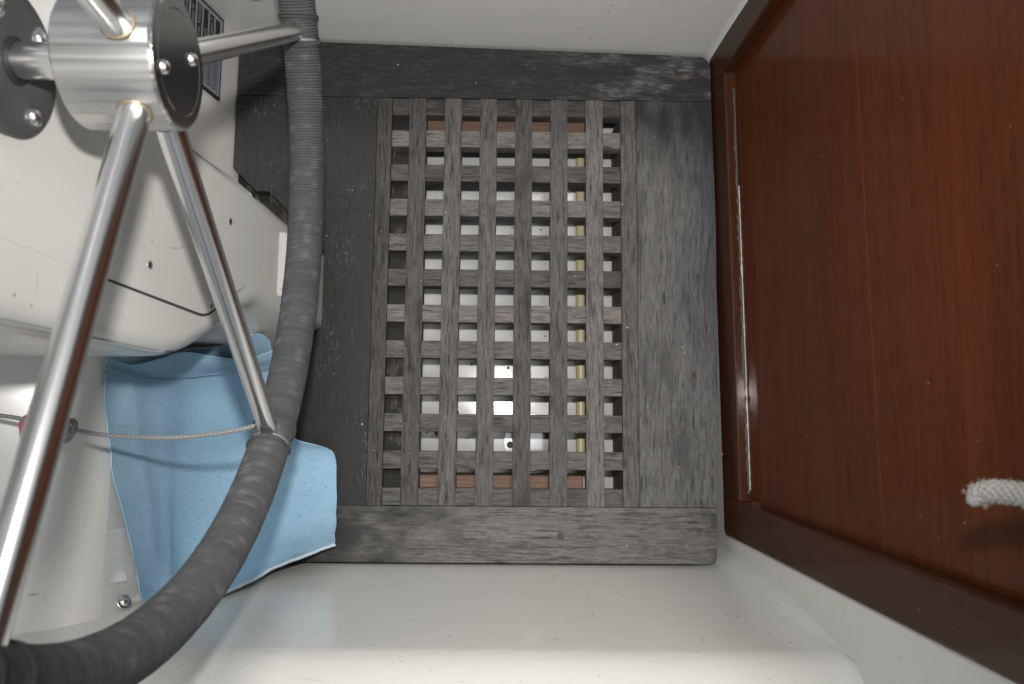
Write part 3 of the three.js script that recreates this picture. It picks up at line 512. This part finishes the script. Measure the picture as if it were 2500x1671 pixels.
  part('folded_edge', thick((u, v) => { const p = band(u, v); p[1] += 0.002 * (fbm(u * 8, v * 3, 220, 2) - 0.5); return p; }, 70, 18), clothM, cloth);
  const back = patch([KB.map(p => [p[0], p[1] - 0.02, p[2] + 0.004]), KB, KT]);
  part('back_layer', thick(back, 60, 14), clothM, cloth);
  // pale overlocked hem along the near edge
  const hp = []; for (let k = 0; k <= 60; k++) { const p = rumple(0.38 + 0.62 * k / 60, 1); hp.push(V(p[0], p[1] + 0.0006, p[2])); }
  const hemG = tube(hp, 0.0021, 240, 8); { const p = hemG.attributes.position, n = hemG.attributes.normal; for (let i = 0; i < p.count; i++) { const k = 0.0012 * (hash(Math.floor(i / 9), i % 9, 5) - 0.3); p.setXYZ(i, p.getX(i) + n.getX(i) * k, p.getY(i) + n.getY(i) * k, p.getZ(i) + n.getZ(i) * k); } }
  part('hem', hemG, new THREE.MeshStandardMaterial({ color: new THREE.Color(0.5, 0.62, 0.7), roughness: 1 }), cloth, 'frayed pale hem');
}

// ---------------------------------------------------------------- shock cord with knot and pink toggle
{
  const g = thing('shock_cord', 'thin grey elastic cord with blue flecks tied from the wheel rim', 'cord');
  const t = dataTex(128, 64, (i, j) => {
    const u = i / 128, v = j / 64, tick = (Math.abs(u - 0.25) < 0.09 && Math.abs(((v * 4) % 1) - 0.5) < 0.17) || (Math.abs(u - 0.75) < 0.09 && Math.abs(((v * 4 + 0.5) % 1) - 0.5) < 0.15);
    const w = 0.8 + 0.35 * vnoise(i / 3, j / 3, 230, 42, 21) + 0.15 * Math.sin((u * 10 + v * 16) * Math.PI * 2);
    return tick ? [0.05, 0.09, 0.16] : [0.27 * w, 0.27 * w, 0.26 * w];
  });
  const tn = (geo, ru, rv) => { const uv = geo.attributes.uv; for (let i = 0; i < uv.count; i++) uv.setXY(i, uv.getX(i) * ru, uv.getY(i) * rv); return geo; };
  const cordM = new THREE.MeshStandardMaterial({ map: t, roughness: 0.85 });
  const pts = [[-0.552, 0.35, 0.191], [-0.525, 0.352, 0.195], [-0.504, 0.353, 0.198], [-0.482, 0.355, 0.205], [-0.453, 0.357, 0.208], [-0.413, 0.361, 0.214], [-0.372, 0.366, 0.216], [-0.333, 0.37, 0.216], [-0.294, 0.375, 0.212], [-0.259, 0.382, 0.206], [-0.242, 0.386, 0.201]].map(p => V(...p));
  part('line', tn(tube(pts, 0.00235, 160, 10), 34, 1), cordM, g);
  const kn = []; for (let k = 0; k < 60; k++) { const a = k / 60 * 2 * Math.PI; kn.push(V(-0.453 + 0.0066 * (Math.cos(2 * a) * (1 + 0.45 * Math.cos(3 * a))), 0.358 + 0.0042 * Math.sin(3 * a), 0.2078 + 0.0092 * (Math.sin(2 * a) * (1 + 0.45 * Math.cos(3 * a))))); }
  part('knot', tn(tube(kn, 0.0029, 160, 9, true), 16, 1), cordM, g);
  const lp = []; for (let k = 0; k < 40; k++) { const a = k / 40 * 2 * Math.PI; lp.push(V(-0.4695 + 0.0145 * Math.cos(a), 0.358 + 0.004 * Math.sin(2 * a), 0.206 + 0.0085 * Math.sin(a))); }
  part('loop', tn(tube(lp, 0.0025, 120, 9, true), 12, 1), cordM, g);
  const tg = new THREE.SphereGeometry(1, 36, 24); tg.scale(0.0205, 0.0075, 0.0145); tg.rotateZ(0.1); tg.rotateY(-0.4); tg.translate(-0.4865, 0.351, 0.2075);
  solo('pink_toggle', tg, M.pink, 'pink plastic toggle on the cord behind the thick spoke', 'toggle');
}

// ---------------------------------------------------------------- braided white rope end by the hatch
{
  const pts = [[0.2896,0.6962,0.2482],[0.2912,0.6970,0.2462],[0.2945,0.6988,0.2437],[0.2991,0.7039,0.2421],[0.3046,0.7109,0.2426],[0.3092,0.7187,0.2439],[0.314,0.7292,0.2454],[0.3205,0.7462,0.248],[0.335,0.79,0.252],[0.352,0.85,0.256]].map(p => V(...p));
  const g0 = tube(pts, 0.0062, 420, 40), p = g0.attributes.position, n = g0.attributes.normal, col = [];
  for (let i = 0; i < p.count; i++) {
    const s = Math.floor(i / 41) / 420 * 0.21, a = (i % 41) / 40 * 2 * Math.PI, k = 8, L = 0.024;
    const f1 = (a / (2 * Math.PI) * k + s / L * k / 2), f2 = (a / (2 * Math.PI) * k - s / L * k / 2), up = (Math.floor(f1) + Math.floor(f2)) & 1;
    const A = f1 - Math.floor(f1), B = f2 - Math.floor(f2), b = up ? Math.sin(A * Math.PI) ** 0.6 * Math.sin(B * Math.PI) ** 0.35 : Math.sin(B * Math.PI) ** 0.6 * Math.sin(A * Math.PI) ** 0.35;
    const end = smooth(0, 0.006, s), h = (0.0024 * b - 0.0010) * (0.4 + 0.6 * end) + 0.0004 * (vnoise(s * 2500, a * 8, 240) - 0.5) - 0.0015 * (1 - end);
    p.setXYZ(i, p.getX(i) + n.getX(i) * h, p.getY(i) + n.getY(i) * h, p.getZ(i) + n.getZ(i) * h);
    const w = 0.75 + 0.4 * vnoise(s * 3000, a * 14, 241), c = 0.27 * w; col.push(c, c * 0.985, c * 0.93);
  }
  g0.setAttribute('color', new THREE.Float32BufferAttribute(col, 3)); g0.computeVertexNormals();
  const rope = thing('rope_end', 'frayed white braided rope end hanging before the hatch', 'rope');
  const ropeM = new THREE.MeshStandardMaterial({ vertexColors: true, roughness: 0.9 });
  part('braid', g0, ropeM, rope);
  const tip = new THREE.IcosahedronGeometry(0.0046, 3); { const p = tip.attributes.position; for (let i = 0; i < p.count; i++) { const k = 1 + 0.25 * (vnoise(p.getX(i) * 1500, p.getY(i) * 1500 + p.getZ(i) * 900, 55) - 0.5); p.setXYZ(i, p.getX(i) * k, p.getY(i) * k, p.getZ(i) * k); } } tip.translate(0.2902, 0.6966, 0.2476); tip.setAttribute('color', new THREE.Float32BufferAttribute(new Array(tip.attributes.position.count * 3).fill(0.26), 3)); part('tip', tip, ropeM, rope);
  const R = rng(91), fz = [], curve = new THREE.CatmullRomCurve3(pts);
  for (let k = 0; k < 260; k++) { const t = R() * 0.75, c = curve.getPoint(t), d = curve.getTangent(t), q = V(R() - 0.5, R() - 0.5, R() - 0.5).cross(d).normalize(); const a = c.clone().addScaledVector(q, 0.0066), b = a.clone().addScaledVector(q, 0.001 + R() * 0.0018).addScaledVector(d, (R() - 0.5) * 0.004); const m = a.clone().lerp(b, 0.5).addScaledVector(d, 0.0006); fz.push(tube([a, m, b], 0.00008, 3, 3)); }
  const fuzz = part('fuzz', join(fz), new THREE.MeshStandardMaterial({ color: new THREE.Color(0.5, 0.48, 0.42), roughness: 1 }), rope); fuzz.userData.kind = 'stuff';
}

// ---------------------------------------------------------------- small fittings
{ // screw low on the aft wall
  const g = thing('wall_screw', 'round-headed steel screw low on the aft wall near the cloth', 'screw');
  const h = lathe([[0, 0.0042], [0.003, 0.0038], [0.0052, 0.0022], [0.006, 0]], 28); const w = lathe([[0.0058, 0.0012], [0.0085, 0.001], [0.009, 0]], 32);
  part('head', h, M.steel, g); part('washer', w, M.steel, g);
  g.position.set(-0.4465, 0.2145, 0.4105); g.rotation.set(-0.75, 0, -0.8);
}
{ // clear tape at the knuckle of the aft wall, partly under the cloth
  const m = new THREE.MeshPhysicalMaterial({ color: new THREE.Color(0.74, 0.76, 0.77), roughness: 0.3, transparent: true, opacity: 0.45, side: THREE.DoubleSide });
  const m2 = new THREE.MeshPhysicalMaterial({ color: new THREE.Color(0.8, 0.82, 0.83), roughness: 0.35, side: THREE.DoubleSide, transparent: true, opacity: 0.75 });
  const at = (z, Y, o) => [-0.4235 - 0.17 * Y + o, Y, z];
  const strip = (z0, z1, y0, y1, o, curl) => sheet(10, 24, (u, v) => { const z = z0 + (z1 - z0) * v, Y = y0 + (y1 - y0) * u, c = curl * smooth(0.7, 1, v) * smooth(0.5, 0, u); return at(z, Y, o + c * 0.012 + 0.0003 * Math.sin(v * 30 + u * 5)); });
  solo('clear_tape', strip(0.19, 0.345, 0.2, 0.236, 0.0012, 0), m, 'long strip of clear tape on the aft wall along the cloth edge', 'tape');
  solo('white_tape', strip(0.325, 0.388, 0.203, 0.238, 0.002, 0.5), m2, 'milky piece of tape with a lifted corner near the screw', 'tape');
}
{ // rounded white fitting high at the far aft corner
  const g = thing('corner_fitting', 'rounded white plastic fitting on the far wall at the picture top', 'fitting');
  const s = new THREE.Shape(); s.absellipse(0, 0, 0.034, 0.026, 0, 6.2832); const h = new THREE.Path(); h.absellipse(0.004, 0.002, 0.009, 0.006, 0, 6.2832); s.holes.push(h);
  part('cover', new THREE.ExtrudeGeometry(s, { depth: 0.006, bevelEnabled: true, bevelSize: 0.004, bevelThickness: 0.006, bevelSegments: 5 }), M.white, g);
  const k = new THREE.CircleGeometry(0.012, 20); k.translate(0.004, 0.002, 0.0065); part('hole', k, M.black, g);
  g.position.set(-0.362, 0.13, -0.4085);
}
{ // crumbs, lint and dirt
  const R = rng(321), dark = [], pale = [], rust = [];
  const bit = (x, y, z, s, list) => { const q = new THREE.IcosahedronGeometry(s, 0); q.scale(0.5 + R(), 0.25 + R() * 0.3, 0.5 + R() * 1.2); q.rotateY(R() * 6); q.translate(x, y, z); list.push(clean(q)); };
  for (let k = 0; k < 240; k++) bit(-0.14 + R() * 0.3, -0.1145, -0.25 + R() * 0.52, 0.0004 + R() ** 3 * 0.0022, R() < 0.85 ? dark : rust);
  for (let k = 0; k < 90; k++) bit(-0.4 + R() * 0.7, 0.0004, -0.38 + R() * 0.76, 0.0004 + R() ** 2 * 0.0006, pale);
  for (const [x, z] of [[0.302, 0.211], [0.313, 0.262], [0.228, 0.104], [0.3265, 0.235], [0.305, 0.27]]) bit(x, 0.0008, z, 0.0016, rust);
  for (let k = 0; k < 24; k++) bit(-0.3 + R() * 0.6, SEAT + 0.002, 0.455 + R() * 0.05, 0.0006, dark);
  for (const [x, z, k] of [[0.071, 0.112, 1], [0.074, 0.118, -1], [0.066, 0.119, 0.7], [0.1, 0.07, 0.5], [-0.06, 0.21, 0.6]]) { const q = []; for (let i = 0; i <= 8; i++) { const a = i * 0.55 * k, r = 0.006 - i * 0.0005; q.push(V(x + r * Math.cos(a), -0.1142 + 0.0006 * i, z + r * Math.sin(a) + i * 0.0005)); } dark.push(clean(tube(q, 0.0004, 24, 5).toNonIndexed())); }
  const mk = (n, list, c, l) => solo(n, mergeGeometries(list), new THREE.MeshStandardMaterial({ color: new THREE.Color(...c), roughness: 0.9 }), l, 'debris', 'stuff');
  mk('dark_grit', dark, [0.03, 0.025, 0.02], 'dark grit scattered on the bilge tray and seat');
  mk('pale_lint', pale, [0.5, 0.48, 0.44], 'tiny pale lint flecks on the teak floor');
  mk('rust_crumbs', rust, [0.3, 0.12, 0.04], 'small rusty crumbs beside the hatch and in the bilge');
}

// ---------------------------------------------------------------- the camera's own flash, above the lens
{
  const up = DOWN.clone().multiplyScalar(-1), pos = EYE.clone().addScaledVector(up, 0.125).addScaledVector(LOOK, -0.02);
  const g = thing('camera_flash', 'small camera flash lamp held above the cockpit, mirrored in the steel', 'flash');
  g.position.copy(pos); g.quaternion.setFromUnitVectors(V(0, -1, 0), LOOK);
  part('housing', box(-0.03, 0.03, 0.004, 0.03, -0.018, 0.018, 0.003), M.black, g);
  part('lamp_window', box(-0.024, 0.024, -0.0006, 0.0038, -0.012, 0.012, 0.0005), new THREE.MeshStandardMaterial({ color: 0xffffff, emissive: 0xfffaf2, emissiveIntensity: 2 }), g);
  const f = new THREE.SpotLight(0xfffaf5, 3.3, 0, 0.8, 1, 2);
  f.position.copy(pos).addScaledVector(LOOK, 0.012); f.target.position.copy(pos).addScaledVector(LOOK, 1); f.castShadow = true; f.shadow.radius = 0.8; scene.add(f, f.target);
}
scene.traverse(o => { if (o.isMesh) shade(o); });
renderer.render(scene, camera);
